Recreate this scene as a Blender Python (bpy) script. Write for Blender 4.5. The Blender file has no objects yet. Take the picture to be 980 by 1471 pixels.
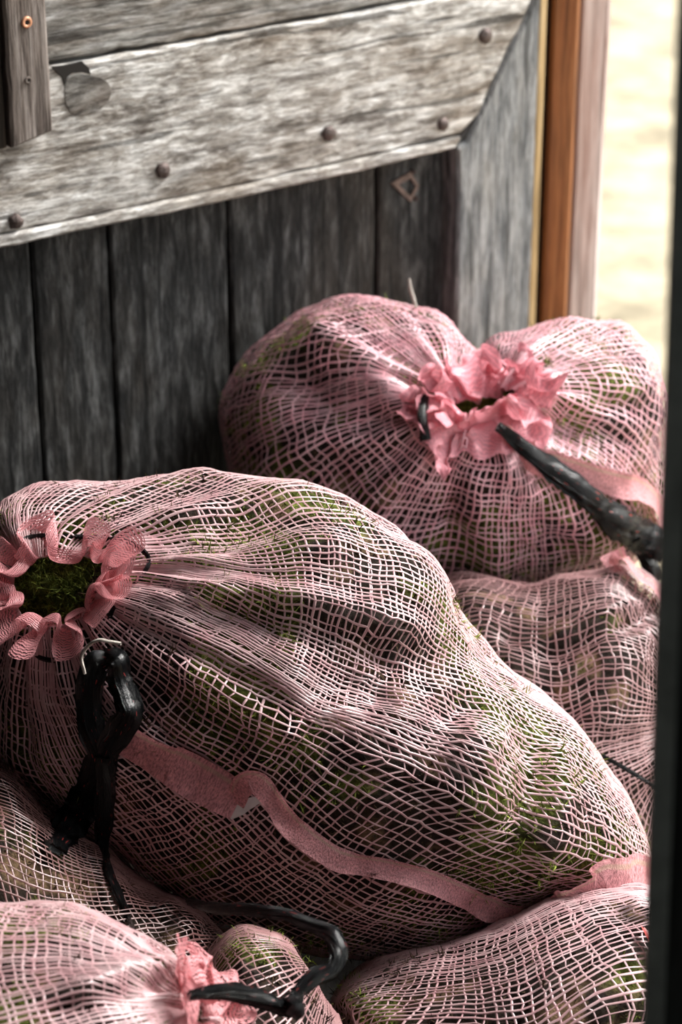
import bpy, math, random
import numpy as np
from mathutils import Vector, Matrix
from mathutils.bvhtree import BVHTree

random.seed(7)
RNG = np.random.default_rng(11)
scene = bpy.context.scene
COL = scene.collection

# ------------------------------------------------------------------ camera
W, H = 980.0, 1471.0
LENS, SENS = 85.0, 36.0
FPX = LENS / SENS * H
PITCH = math.radians(26.0)
CAM = np.array([0.0, 0.0, 1.65])
FWD = np.array([0.0, math.cos(PITCH), -math.sin(PITCH)])
UP = np.array([0.0, math.sin(PITCH), math.cos(PITCH)])
RIGHT = np.array([1.0, 0.0, 0.0])

cd = bpy.data.cameras.new('camera')
cd.sensor_fit = 'VERTICAL'
cd.sensor_height = SENS
cd.lens = LENS
cd.clip_start = 0.02
cd.clip_end = 100
cd.dof.use_dof = True
cd.dof.focus_distance = 2.33
cd.dof.aperture_fstop = 5.0
cam = bpy.data.objects.new('camera', cd)
cam.location = CAM
cam.rotation_euler = (math.pi / 2 - PITCH, 0, 0)
COL.objects.link(cam)
scene.camera = cam

# ------------------------------------------------------------------ sky, sun, exposure
wd = bpy.data.worlds.new('sky')
scene.world = wd
wd.use_nodes = True
bg = wd.node_tree.nodes['Background']
bg.inputs['Color'].default_value = (0.93, 0.97, 1.0, 1)
bg.inputs['Strength'].default_value = 1.9

sd = bpy.data.lights.new('sun', 'SUN')
sd.energy = 8.0
sd.angle = math.radians(20)
sd.color = (1.0, 0.975, 0.94)
sun = bpy.data.objects.new('sun', sd)
TO_SUN = Vector((0.66, 0.27, 0.68)).normalized()
sun.rotation_euler = TO_SUN.to_track_quat('Z', 'Y').to_euler()
sun.location = (4, 1, 5)
COL.objects.link(sun)

# a portal: emits nothing, it only tells the renderer where the sky shines in
pl = bpy.data.lights.new('doorway_portal', 'AREA')
pl.shape = 'RECTANGLE'
pl.size, pl.size_y = 1.64, 2.1
pl.cycles.is_portal = True
po = bpy.data.objects.new('doorway_portal', pl)
po.location = (0.435, 2.45, 1.05)
po.rotation_euler = (math.radians(90), 0, math.radians(-90))
po.rotation_euler = Vector((1, 0, 0)).to_track_quat('Z', 'Y').to_euler()
COL.objects.link(po)

FILL_OPENING = (-0.62, -0.12, 1.15, 1.75)      # opening added behind the viewer to let in fill light: x0, x1, z0, z1
p2 = bpy.data.lights.new('fill_portal', 'AREA')
p2.shape = 'RECTANGLE'
p2.size, p2.size_y = 0.5, 0.6
p2.cycles.is_portal = True
po2 = bpy.data.objects.new('fill_portal', p2)
po2.location = (-0.37, -1.31, 1.45)
po2.rotation_euler = Vector((0, -1, 0)).to_track_quat('Z', 'Y').to_euler()
COL.objects.link(po2)

vs = scene.view_settings
vs.view_transform = 'Standard'
vs.look = 'None'
vs.gamma = 1.0
vs.use_curve_mapping = False
vs.exposure = 0.0
scene.cycles.max_bounces = 8
scene.cycles.diffuse_bounces = 4
scene.cycles.transparent_max_bounces = 12

# ------------------------------------------------------------------ helpers
def P(px, py, depth):
    """point on the ray of a pixel at a depth along the view axis"""
    return CAM + depth * (FWD + RIGHT * (px - W / 2) / FPX + UP * (H / 2 - py) / FPX)

def pix(X):
    d = np.asarray(X) - CAM
    z = d @ FWD
    return np.stack([W / 2 + FPX * (d @ RIGHT) / z, H / 2 - FPX * (d @ UP) / z], -1)

def ray(px, py):
    v = FWD + RIGHT * (px - W / 2) / FPX + UP * (H / 2 - py) / FPX
    return v / np.linalg.norm(v)

def norm(v):
    v = np.asarray(v, float)
    return v / np.maximum(np.linalg.norm(v, axis=-1, keepdims=True), 1e-12)

def _hash(ix, iy, iz, seed):
    h = (ix.astype(np.uint64) * np.uint64(374761393) + iy.astype(np.uint64) * np.uint64(668265263)
         + iz.astype(np.uint64) * np.uint64(2147483647) + np.uint64(seed * 1274126177 + 97))
    h &= np.uint64(0xFFFFFFFF)
    h = ((h ^ (h >> np.uint64(13))) * np.uint64(1274126177)) & np.uint64(0xFFFFFFFF)
    h = ((h ^ (h >> np.uint64(16))) * np.uint64(2246822519)) & np.uint64(0xFFFFFFFF)
    h = h ^ (h >> np.uint64(15))
    return (h & np.uint64(0xFFFF)).astype(float) / 32767.5 - 1.0

def vnoise(X, freq, seed=0):
    """smooth value noise in [-1, 1]"""
    Q = np.asarray(X, float) * freq + 1000.0
    I = np.floor(Q).astype(np.int64)
    F = Q - I
    F = F * F * F * (F * (F * 6 - 15) + 10)
    out = 0
    for dx in (0, 1):
        for dy in (0, 1):
            for dz in (0, 1):
                w = (F[..., 0] if dx else 1 - F[..., 0]) * (F[..., 1] if dy else 1 - F[..., 1]) * (F[..., 2] if dz else 1 - F[..., 2])
                out = out + w * _hash(I[..., 0] + dx, I[..., 1] + dy, I[..., 2] + dz, seed)
    return out

def fbm(X, freq, seed=0, octs=3):
    a, s = 1.0, 0
    for k in range(octs):
        s = s + a * vnoise(X, freq, seed + 17 * k)
        freq *= 2.03
        a *= 0.5
    return s

def make_mesh(name, V, F, smooth=True, uv=None, col=None):
    """V (n,3); F list of equal-length face index arrays (m,k) or one array"""
    if isinstance(F, np.ndarray):
        F = [F]
    F = [np.asarray(f, np.int32) for f in F if len(f)]
    me = bpy.data.meshes.new(name)
    V = np.ascontiguousarray(V, np.float32)
    me.vertices.add(len(V))
    me.vertices.foreach_set('co', V.ravel())
    loops = np.concatenate([f.ravel() for f in F])
    tot = np.concatenate([np.full(len(f), f.shape[1], np.int32) for f in F])
    start = np.concatenate([[0], np.cumsum(tot)[:-1]]).astype(np.int32)
    me.loops.add(len(loops))
    me.loops.foreach_set('vertex_index', loops)
    me.polygons.add(len(tot))
    me.polygons.foreach_set('loop_start', start)
    me.polygons.foreach_set('loop_total', tot)
    me.polygons.foreach_set('use_smooth', np.full(len(tot), smooth, bool))
    if uv is not None:
        l = me.uv_layers.new(name='UVMap')
        l.data.foreach_set('uv', np.ascontiguousarray(uv[loops], np.float32).ravel())
    if col is not None:
        a = me.color_attributes.new('tone', 'FLOAT_COLOR', 'POINT')
        c = np.ones((len(V), 4), np.float32)
        c[:, :3] = col
        a.data.foreach_set('color', c.ravel())
    me.update(calc_edges=True)
    me.validate()
    return me

def link(name, me, mat=None, parent=None, **props):
    o = bpy.data.objects.new(name, me)
    COL.objects.link(o)
    if mat is not None and me is not None and not me.materials:
        me.materials.append(mat)
    if parent is not None:
        o.parent = parent
    for k, v in props.items():
        o[k] = v
    return o

def empty(name, loc, rz=0, **props):
    o = bpy.data.objects.new(name, None)
    o.empty_display_size = 0.1
    o.location = loc
    o.rotation_euler = (0, 0, rz)
    COL.objects.link(o)
    for k, v in props.items():
        o[k] = v
    return o

def grid_faces(n, m, wrap=False, off=0):
    i = np.arange(n - 1)[:, None]
    j = np.arange(m if wrap else m - 1)[None, :]
    j2 = (j + 1) % m
    return (np.stack([i * m + j, i * m + j2, (i + 1) * m + j2, (i + 1) * m + j], -1).reshape(-1, 4) + off)

def catmull(pts, n):
    pts = np.asarray(pts, float)
    Q = np.vstack([2 * pts[0] - pts[1], pts, 2 * pts[-1] - pts[-2]])
    seg = len(pts) - 1
    t = np.linspace(0, seg, n)
    k = np.minimum(t.astype(int), seg - 1)
    f = (t - k)[:, None]
    a, b, c, d = Q[k], Q[k + 1], Q[k + 2], Q[k + 3]
    return 0.5 * (2 * b + (c - a) * f + (2 * a - 5 * b + 4 * c - d) * f ** 2 + (3 * b - a - 3 * c + d) * f ** 3)

# ------------------------------------------------------------------ materials
def new_mat(name):
    m = bpy.data.materials.new(name)
    m.use_nodes = True
    nt = m.node_tree
    nt.nodes.clear()
    out = nt.nodes.new('ShaderNodeOutputMaterial')
    return m, nt, out

def N(nt, kind, **kw):
    n = nt.nodes.new(kind)
    for k, v in kw.items():
        if k in n.inputs:
            n.inputs[k].default_value = v
        else:
            setattr(n, k, v)
    return n

def ramp(nt, fac, stops):
    r = nt.nodes.new('ShaderNodeValToRGB')
    el = r.color_ramp.elements
    while len(el) < len(stops):
        el.new(0.5)
    for e, (p, c) in zip(el, stops):
        e.position = p
        e.color = (*c, 1) if len(c) == 3 else c
    nt.links.new(fac, r.inputs[0])
    return r.outputs[0]

def mix(nt, fac, a, b, blend='MIX'):
    n = nt.nodes.new('ShaderNodeMix')
    n.data_type = 'RGBA'
    n.blend_type = blend
    for sock, v in ((0, fac), (6, a), (7, b)):
        if hasattr(v, 'links'):
            nt.links.new(v, n.inputs[sock])
        elif isinstance(v, (int, float)):
            n.inputs[sock].default_value = v
        else:
            n.inputs[sock].default_value = (*v, 1)
    return n.outputs[2]

def wood(name, dark, mid, light, axis='Z', along=5.0, across=70.0, stain=(0.12, 0.07, 0.04), stain_amt=0.35,
         crack=0.75, flake=0.0, rough=0.8, bump=0.35, seed=0.0, wob=0.008):
    m, nt, out = new_mat(name)
    L = nt.links.new
    tc = N(nt, 'ShaderNodeTexCoord')
    wn = N(nt, 'ShaderNodeTexNoise', Scale=7.0, Detail=2.0)
    L(tc.outputs['Object'], wn.inputs['Vector'])
    va = N(nt, 'ShaderNodeVectorMath', operation='SCALE')
    L(wn.outputs['Color'], va.inputs[0])
    va.inputs['Scale'].default_value = wob
    ad = N(nt, 'ShaderNodeVectorMath', operation='ADD')
    L(tc.outputs['Object'], ad.inputs[0])
    L(va.outputs[0], ad.inputs[1])

    def mapped(a, c):
        mp = N(nt, 'ShaderNodeMapping')
        s = [c, c, c]
        s['XYZ'.index(axis)] = a
        mp.inputs['Scale'].default_value = s
        mp.inputs['Location'].default_value = (seed, seed * 1.7, seed * 0.6)
        L(ad.outputs[0], mp.inputs['Vector'])
        return mp.outputs[0]

    def noise(vec, detail=6.0, rgh=0.6, dist=0.0):
        n = N(nt, 'ShaderNodeTexNoise', Scale=1.0, Detail=detail, Roughness=rgh, Distortion=dist)
        L(vec, n.inputs['Vector'])
        return n.outputs['Fac']
    grain = noise(mapped(along, across), 8, 0.68, 0.3)
    col = ramp(nt, grain, [(0.38, dark), (0.50, mid), (0.63, light)])
    patch = noise(mapped(along * 0.35, across * 0.14), 4, 0.6)
    pf = ramp(nt, patch, [(0.48, (0, 0, 0)), (0.68, (stain_amt,) * 3)])
    col = mix(nt, pf, col, stain)
    fine = noise(mapped(along * 3, across * 3.4), 4, 0.6)
    ff = ramp(nt, fine, [(0.36, (0.55,) * 3), (0.56, (1.06,) * 3)])
    col = mix(nt, 0.8, col, ff, 'MULTIPLY')
    if flake:
        fl = noise(mapped(along * 2.6, across * 1.1), 8, 0.72, 0.5)
        f2 = ramp(nt, fl, [(0.42, (0.38, 0.34, 0.30)), (0.58, (1.1, 1.1, 1.1))])
        col = mix(nt, flake, col, f2, 'MULTIPLY')
    ck = noise(mapped(along * 0.28, across * 1.3), 3, 0.5, 0.6)
    cf = ramp(nt, ck, [(0.59, (1, 1, 1)), (0.63, (1 - crack,) * 3)])
    col = mix(nt, 1.0, col, cf, 'MULTIPLY')
    bs = N(nt, 'ShaderNodeBsdfPrincipled', Roughness=rough)
    bs.inputs['Specular IOR Level'].default_value = 0.3
    L(col, bs.inputs['Base Color'])
    h = mix(nt, 0.5, ramp(nt, grain, [(0.2, (0, 0, 0)), (0.8, (1, 1, 1))]), mix(nt, 0.5, ff, cf, 'MULTIPLY'))
    bp = N(nt, 'ShaderNodeBump', Strength=bump, Distance=0.006)
    L(h, bp.inputs['Height'])
    L(bp.outputs[0], bs.inputs['Normal'])
    L(bs.outputs[0], out.inputs[0])
    return m

def plain(name, color, rough=0.6, metal=0.0, spec=0.5, nscale=0, namt=0.3, bump=0.0):
    m, nt, out = new_mat(name)
    L = nt.links.new
    bs = N(nt, 'ShaderNodeBsdfPrincipled', Roughness=rough, Metallic=metal)
    bs.inputs['Specular IOR Level'].default_value = spec
    bs.inputs['Base Color'].default_value = (*color, 1)
    if nscale:
        tc = N(nt, 'ShaderNodeTexCoord')
        n = N(nt, 'ShaderNodeTexNoise', Scale=nscale, Detail=6.0, Roughness=0.65)
        L(tc.outputs['Object'], n.inputs['Vector'])
        c = ramp(nt, n.outputs['Fac'], [(0.3, tuple(x * (1 - namt) for x in color)), (0.7, tuple(min(1, x * (1 + namt)) for x in color))])
        L(c, bs.inputs['Base Color'])
        if bump:
            bp = N(nt, 'ShaderNodeBump', Strength=bump, Distance=0.004)
            L(n.outputs['Fac'], bp.inputs['Height'])
            L(bp.outputs[0], bs.inputs['Normal'])
    L(bs.outputs[0], out.inputs[0])
    return m

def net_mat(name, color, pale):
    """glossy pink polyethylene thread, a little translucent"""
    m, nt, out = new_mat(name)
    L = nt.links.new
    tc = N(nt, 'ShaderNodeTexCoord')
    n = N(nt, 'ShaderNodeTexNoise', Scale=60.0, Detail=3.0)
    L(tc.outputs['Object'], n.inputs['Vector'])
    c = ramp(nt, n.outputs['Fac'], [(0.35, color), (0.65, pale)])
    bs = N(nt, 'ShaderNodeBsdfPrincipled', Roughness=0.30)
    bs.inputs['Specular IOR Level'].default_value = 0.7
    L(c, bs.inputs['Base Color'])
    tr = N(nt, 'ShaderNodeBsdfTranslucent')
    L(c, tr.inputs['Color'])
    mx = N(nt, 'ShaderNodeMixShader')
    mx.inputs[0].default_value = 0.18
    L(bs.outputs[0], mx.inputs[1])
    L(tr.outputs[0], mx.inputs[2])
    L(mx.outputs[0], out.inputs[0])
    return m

def band_mat(name, color, holes=0.42, lines=13.0):
    """densely knitted pink band: fine threads running along it (UV v across), slits between them"""
    m, nt, out = new_mat(name)
    L = nt.links.new
    uv = N(nt, 'ShaderNodeUVMap')
    sx = N(nt, 'ShaderNodeSeparateXYZ')
    L(uv.outputs[0], sx.inputs[0])
    cn = N(nt, 'ShaderNodeTexNoise', Scale=1.0, Detail=3.0)
    mp = N(nt, 'ShaderNodeMapping')
    mp.inputs['Scale'].default_value = (90, 3.0, 1)
    L(uv.outputs[0], mp.inputs['Vector'])
    L(mp.outputs[0], cn.inputs['Vector'])
    # v*lines + noise -> sine
    a = N(nt, 'ShaderNodeMath', operation='MULTIPLY')
    a.inputs[1].default_value = lines * 6.2832
    L(sx.outputs['Y'], a.inputs[0])
    b = N(nt, 'ShaderNodeMath', operation='MULTIPLY_ADD')
    L(cn.outputs['Fac'], b.inputs[0])
    b.inputs[1].default_value = 16.0
    L(a.outputs[0], b.inputs[2])
    s = N(nt, 'ShaderNodeMath', operation='SINE')
    L(b.outputs[0], s.inputs[0])
    s2 = N(nt, 'ShaderNodeMapRange')
    s2.inputs['From Min'].default_value = -1
    L(s.outputs[0], s2.inputs['Value'])
    hole = ramp(nt, s2.outputs[0], [(0.16, (1, 1, 1)), (0.32, (0, 0, 0))])
    hn = N(nt, 'ShaderNodeTexNoise', Scale=1.0, Detail=2.0)
    mp2 = N(nt, 'ShaderNodeMapping')
    mp2.inputs['Scale'].default_value = (26, 5.0, 1)
    L(uv.outputs[0], mp2.inputs['Vector'])
    L(mp2.outputs[0], hn.inputs['Vector'])
    hm = ramp(nt, hn.outputs['Fac'], [(1 - holes - 0.06, (0, 0, 0)), (1 - holes + 0.06, (1, 1, 1))])
    hole = mix(nt, 1.0, hole, hm, 'MULTIPLY')
    c = ramp(nt, s2.outputs[0], [(0.0, tuple(x * 0.82 for x in color)), (0.7, color), (1.0, tuple(min(1, x * 1.15 + 0.02) for x in color))])
    bs = N(nt, 'ShaderNodeBsdfPrincipled', Roughness=0.38)
    bs.inputs['Specular IOR Level'].default_value = 0.55
    L(c, bs.inputs['Base Color'])
    bp = N(nt, 'ShaderNodeBump', Strength=0.4, Distance=0.001)
    L(s2.outputs[0], bp.inputs['Height'])
    L(bp.outputs[0], bs.inputs['Normal'])
    tr = N(nt, 'ShaderNodeBsdfTranslucent')
    L(c, tr.inputs['Color'])
    mx = N(nt, 'ShaderNodeMixShader')
    mx.inputs[0].default_value = 0.32
    L(bs.outputs[0], mx.inputs[1])
    L(tr.outputs[0], mx.inputs[2])
    tp = N(nt, 'ShaderNodeBsdfTransparent')
    m2 = N(nt, 'ShaderNodeMixShader')
    L(hole, m2.inputs[0])
    L(mx.outputs[0], m2.inputs[1])
    L(tp.outputs[0], m2.inputs[2])
    L(m2.outputs[0], out.inputs[0])
    return m

def seam_mat(name, color):
    """felted knit tape: fine cross stitches, a paler line along one side, little fluff"""
    m, nt, out = new_mat(name)
    L = nt.links.new
    uv = N(nt, 'ShaderNodeUVMap')
    def noise(sx, sy, detail=3.0):
        mp = N(nt, 'ShaderNodeMapping')
        mp.inputs['Scale'].default_value = (sx, sy, 1)
        L(uv.outputs[0], mp.inputs['Vector'])
        n = N(nt, 'ShaderNodeTexNoise', Scale=1.0, Detail=detail, Roughness=0.65)
        L(mp.outputs[0], n.inputs['Vector'])
        return n.outputs['Fac']
    st = noise(190, 9)
    cl = noise(30, 3)
    c = ramp(nt, st, [(0.32, tuple(x * 0.45 for x in color)), (0.52, color), (0.72, tuple(min(1, x * 1.2 + 0.05) for x in color))])
    c = mix(nt, 0.5, c, ramp(nt, cl, [(0.35, (0.7, 0.7, 0.7)), (0.65, (1.15, 1.15, 1.15))]), 'MULTIPLY')
    sp = N(nt, 'ShaderNodeSeparateXYZ')
    L(uv.outputs[0], sp.inputs[0])
    ln = ramp(nt, sp.outputs['Y'], [(0.10, (0, 0, 0)), (0.14, (0.6, 0.6, 0.6)), (0.20, (0.6, 0.6, 0.6)), (0.24, (0, 0, 0))])
    c = mix(nt, ln, c, (0.50, 0.36, 0.26))
    bs = N(nt, 'ShaderNodeBsdfPrincipled', Roughness=0.5)
    L(c, bs.inputs['Base Color'])
    bp = N(nt, 'ShaderNodeBump', Strength=0.8, Distance=0.002)
    L(st, bp.inputs['Height'])
    L(bp.outputs[0], bs.inputs['Normal'])
    tr = N(nt, 'ShaderNodeBsdfTranslucent')
    L(c, tr.inputs['Color'])
    mx = N(nt, 'ShaderNodeMixShader')
    mx.inputs[0].default_value = 0.25
    L(bs.outputs[0], mx.inputs[1])
    L(tr.outputs[0], mx.inputs[2])
    L(mx.outputs[0], out.inputs[0])
    return m

def moss_mat():
    m, nt, out = new_mat('moss')
    L = nt.links.new
    at = N(nt, 'ShaderNodeAttribute', attribute_name='tone')
    tc = N(nt, 'ShaderNodeTexCoord')
    n = N(nt, 'ShaderNodeTexNoise', Scale=160.0, Detail=6.0, Roughness=0.7)
    L(tc.outputs['Object'], n.inputs['Vector'])
    f = ramp(nt, n.outputs['Fac'], [(0.35, (0.35,) * 3), (0.65, (1.3,) * 3)])
    c = mix(nt, 1.0, at.outputs['Color'], f, 'MULTIPLY')
    bs = N(nt, 'ShaderNodeBsdfPrincipled', Roughness=0.85)
    bs.inputs['Specular IOR Level'].default_value = 0.25
    L(c, bs.inputs['Base Color'])
    bp = N(nt, 'ShaderNodeBump', Strength=0.9, Distance=0.006)
    L(n.outputs['Fac'], bp.inputs['Height'])
    L(bp.outputs[0], bs.inputs['Normal'])
    L(bs.outputs[0], out.inputs[0])
    return m

def cord_mat():
    m, nt, out = new_mat('black_plastic_twine')
    L = nt.links.new
    uv = N(nt, 'ShaderNodeUVMap')
    mp = N(nt, 'ShaderNodeMapping')
    mp.inputs['Scale'].default_value = (14, 26, 1)
    L(uv.outputs[0], mp.inputs['Vector'])
    n = N(nt, 'ShaderNodeTexNoise', Scale=1.0, Detail=5.0, Roughness=0.7)
    L(mp.outputs[0], n.inputs['Vector'])
    mp2 = N(nt, 'ShaderNodeMapping')
    mp2.inputs['Scale'].default_value = (24, 42, 1)
    L(uv.outputs[0], mp2.inputs['Vector'])
    n2 = N(nt, 'ShaderNodeTexNoise', Scale=1.0, Detail=1.0)
    L(mp2.outputs[0], n2.inputs['Vector'])
    fl = ramp(nt, n2.outputs['Fac'], [(0.69, (0, 0, 0)), (0.73, (1, 1, 1))])
    c = mix(nt, fl, (0.004, 0.0045, 0.005), (0.30, 0.035, 0.03))
    bs = N(nt, 'ShaderNodeBsdfPrincipled', Roughness=0.17)
    bs.inputs['Specular IOR Level'].default_value = 0.34
    L(c, bs.inputs['Base Color'])
    bp = N(nt, 'ShaderNodeBump', Strength=1.0, Distance=0.007)
    L(n.outputs['Fac'], bp.inputs['Height'])
    L(bp.outputs[0], bs.inputs['Normal'])
    L(bs.outputs[0], out.inputs[0])
    return m

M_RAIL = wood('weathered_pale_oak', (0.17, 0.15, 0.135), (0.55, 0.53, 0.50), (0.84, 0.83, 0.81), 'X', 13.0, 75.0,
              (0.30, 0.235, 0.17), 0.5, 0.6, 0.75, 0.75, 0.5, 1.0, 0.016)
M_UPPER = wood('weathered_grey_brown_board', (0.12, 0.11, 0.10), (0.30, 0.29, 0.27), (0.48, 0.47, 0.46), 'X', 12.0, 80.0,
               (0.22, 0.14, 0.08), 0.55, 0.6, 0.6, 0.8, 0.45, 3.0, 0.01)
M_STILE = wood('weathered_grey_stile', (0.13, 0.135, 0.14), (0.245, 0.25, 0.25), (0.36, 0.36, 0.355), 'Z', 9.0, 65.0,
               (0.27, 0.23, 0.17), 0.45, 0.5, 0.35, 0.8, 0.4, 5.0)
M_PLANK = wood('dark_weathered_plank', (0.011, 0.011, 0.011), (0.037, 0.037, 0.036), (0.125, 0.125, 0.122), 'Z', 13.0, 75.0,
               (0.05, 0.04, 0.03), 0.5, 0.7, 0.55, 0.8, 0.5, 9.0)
M_BATTEN = wood('brown_grey_batten', (0.09, 0.07, 0.06), (0.20, 0.165, 0.145), (0.32, 0.28, 0.255), 'Z', 6.0, 90.0,
                (0.13, 0.08, 0.05), 0.4, 0.5, 0.2, 0.8, 0.4, 12.0)
M_JAMB = wood('orange_brown_timber', (0.17, 0.058, 0.020), (0.26, 0.096, 0.034), (0.34, 0.14, 0.055), 'Z', 3.0, 60.0,
              (0.16, 0.06, 0.025), 0.5, 0.4, 0.0, 0.6, 0.15, 2.0)
M_EDGE_LIT = wood('warm_lit_door_edge', (0.30, 0.20, 0.09), (0.45, 0.31, 0.15), (0.56, 0.42, 0.24), 'Z', 3.0, 60.0,
              (0.25, 0.15, 0.06), 0.3, 0.3, 0.0, 0.7, 0.2, 4.0)  # ochre stands for warm light caught by the stile's side
M_CASING = wood('pale_pinkish_casing', (0.42, 0.27, 0.23), (0.74, 0.62, 0.58), (0.85, 0.77, 0.74), 'Z', 1.5, 40.0,
                (0.30, 0.16, 0.12), 0.5, 0.3, 0.0, 0.7, 0.2, 6.0)
M_DARK = wood('dark_brown_wall_board', (0.035, 0.025, 0.02), (0.075, 0.055, 0.042), (0.13, 0.10, 0.08), 'Z', 3.0, 50.0,
              (0.04, 0.03, 0.02), 0.4, 0.5, 0.2, 0.85, 0.3, 8.0)
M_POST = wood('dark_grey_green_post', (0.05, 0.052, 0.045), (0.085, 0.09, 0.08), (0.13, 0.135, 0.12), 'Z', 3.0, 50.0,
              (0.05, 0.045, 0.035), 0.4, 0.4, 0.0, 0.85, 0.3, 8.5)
M_KNOT = wood('grey_knot', (0.07, 0.065, 0.06), (0.19, 0.18, 0.165), (0.33, 0.32, 0.30), 'X', 12.0, 60.0, (0.16, 0.11, 0.08), 0.6, 0.6, 0.5, 0.8, 0.5, 14.0, 0.05)
M_BOUNCE = plain('pale_bounce_wall', (0.5, 0.48, 0.44), 0.9, 0, 0.2, 4, 0.15)  # pale colour chosen to bounce fill from behind the viewer
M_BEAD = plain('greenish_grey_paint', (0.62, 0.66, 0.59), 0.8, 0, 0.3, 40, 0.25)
M_FLOOR = wood('dusty_floor', (0.012, 0.010, 0.009), (0.025, 0.021, 0.018), (0.04, 0.034, 0.03), 'Y', 3.0, 40.0)
M_IRON = plain('rusty_iron', (0.105, 0.078, 0.070), 0.55, 0.55, 0.5, 140, 0.5, 0.4)
M_RUST = plain('dull_rust', (0.17, 0.12, 0.10), 0.75, 0.2, 0.4, 120, 0.5, 0.3)
M_COPPER = plain('copper_screw', (0.66, 0.33, 0.20), 0.45, 0.6, 0.5)
M_HOLE = plain('dark_screw_socket', (0.012, 0.009, 0.007), 0.9)
M_GROUND = plain('pale_sunlit_grit', (0.40, 0.34, 0.235), 0.95, 0, 0.2, 5, 0.5, 0.5)
M_WHITE = plain('white_tape', (0.62, 0.62, 0.60), 0.5, 0, 0.5, 80, 0.12)
M_STRING = plain('offwhite_string', (0.45, 0.40, 0.35), 0.9, 0, 0.4, 300, 0.25, 0.3)
M_RED = plain('red_plastic_scrap', (0.55, 0.06, 0.05), 0.4, 0, 0.5, 90, 0.25)
M_NET = net_mat('pale_pink_net', (0.57, 0.32, 0.335), (0.70, 0.475, 0.48))
M_NET_SHADE = net_mat('shade_painted_pink_net', (0.19, 0.085, 0.08), (0.25, 0.125, 0.115))  # darker copy of the pink net, deep shade painted into its colour
M_NET_HALFSHADE = net_mat('half_shade_pink_net', (0.33, 0.17, 0.17), (0.42, 0.245, 0.24))  # pink net again, with part of the shade put into its colour
M_NETP = net_mat('rose_pink_net', (0.76, 0.36, 0.41), (0.82, 0.50, 0.54))
M_BAND = band_mat('pink_knit_band', (0.80, 0.34, 0.36), 0.55)
M_BANDP = band_mat('rose_knit_ruffle', (0.82, 0.33, 0.38), 0.25)
M_SEAM = seam_mat('pink_seam_tape', (0.68, 0.30, 0.315))
M_MOSS = moss_mat()
M_CORD = cord_mat()

# ------------------------------------------------------------------ room shell
def box_mesh(name, x0, x1, y0, y1, z0, z1):
    V = np.array([[x, y, z] for x in (x0, x1) for y in (y0, y1) for z in (z0, z1)], float)
    F = np.array([[0, 1, 3, 2], [4, 6, 7, 5], [0, 4, 5, 1], [2, 3, 7, 6], [0, 2, 6, 4], [1, 5, 7, 3]])
    return make_mesh(name, V, F, smooth=False)

def struct(name, box, mat, label):
    return link(name, box_mesh(name, *box), mat, kind='structure', label=label, category='building')

WX = 0.24           # inner face of the right wall
struct('floor', (-2.4, WX + 0.19, -1.2, 4.2, -0.12, 0.0), M_FLOOR, 'dark dusty barn floor under the sacks')
struct('ceiling', (-2.5, WX + 0.21, -1.3, 4.3, 2.45, 2.55), M_DARK, 'dark board ceiling of the barn')
struct('wall_left', (-2.5, -2.4, -1.3, 4.3, 0, 2.45), M_DARK, 'dark board wall on the far left')
# unseen back wall, given an added opening and pale colour for fill light
def wall_with_fill_opening():
    x0, x1, z0, z1 = -2.4, WX + 0.07, 0.0, 2.45
    hx0, hx1, hz0, hz1 = FILL_OPENING
    V, F = [], []
    for (a, b, c, d) in ((x0, hx0, z0, z1), (hx1, x1, z0, z1), (hx0, hx1, z0, hz0), (hx0, hx1, hz1, z1)):
        o = len(V)
        V += [(x, y, z) for x in (a, b) for y in (-1.3, -1.2) for z in (c, d)]
        F += [[o + k for k in f] for f in ([0, 1, 3, 2], [4, 6, 7, 5], [0, 4, 5, 1], [2, 3, 7, 6], [0, 2, 6, 4], [1, 5, 7, 3])]
    link('wall_back', make_mesh('wall_back', np.array(V), np.array(F), smooth=False), M_BOUNCE, kind='structure', category='building',
         label='pale bounce wall behind the viewer with an added opening for fill light')
wall_with_fill_opening()
struct('wall_far', (-2.4, WX + 0.19, 4.2, 4.3, 0, 2.45), M_DARK, 'dark board wall behind the open plank door')
struct('wall_right', (WX + 0.07, WX + 0.19, -1.3, 1.66, 0, 2.45), M_DARK, 'dark board wall beside the near door post')

struct('ground', (WX + 0.19, 14, -6, 16, -0.14, -0.02), M_GROUND, 'pale sunlit gritty ground outside the doorway')
struct('trim_4', (WX + 0.07, WX + 0.19, 1.66, 3.3, 2.1, 2.45), M_DARK, 'dark header board over the doorway')

# ------------------------------------------------------------------ the open plank door (local X along the leaf, Y into it, Z up)
HINGE = P(783, 200, 3.157)
ANG = math.radians(35)
DX = np.array([math.cos(ANG), math.sin(ANG), 0.0])
DY = np.array([-math.sin(ANG), math.cos(ANG), 0.0])
DO = np.array([HINGE[0], HINGE[1], 0.0])

def dloc(px, py, y=0.0):
    """pixel -> (x, z) on the door plane at local depth y"""
    r = ray(px, py)
    t = (y - (CAM - DO) @ DY) / (r @ DY)
    p = CAM + t * r - DO
    return np.array([p @ DX, p[2]])

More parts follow.
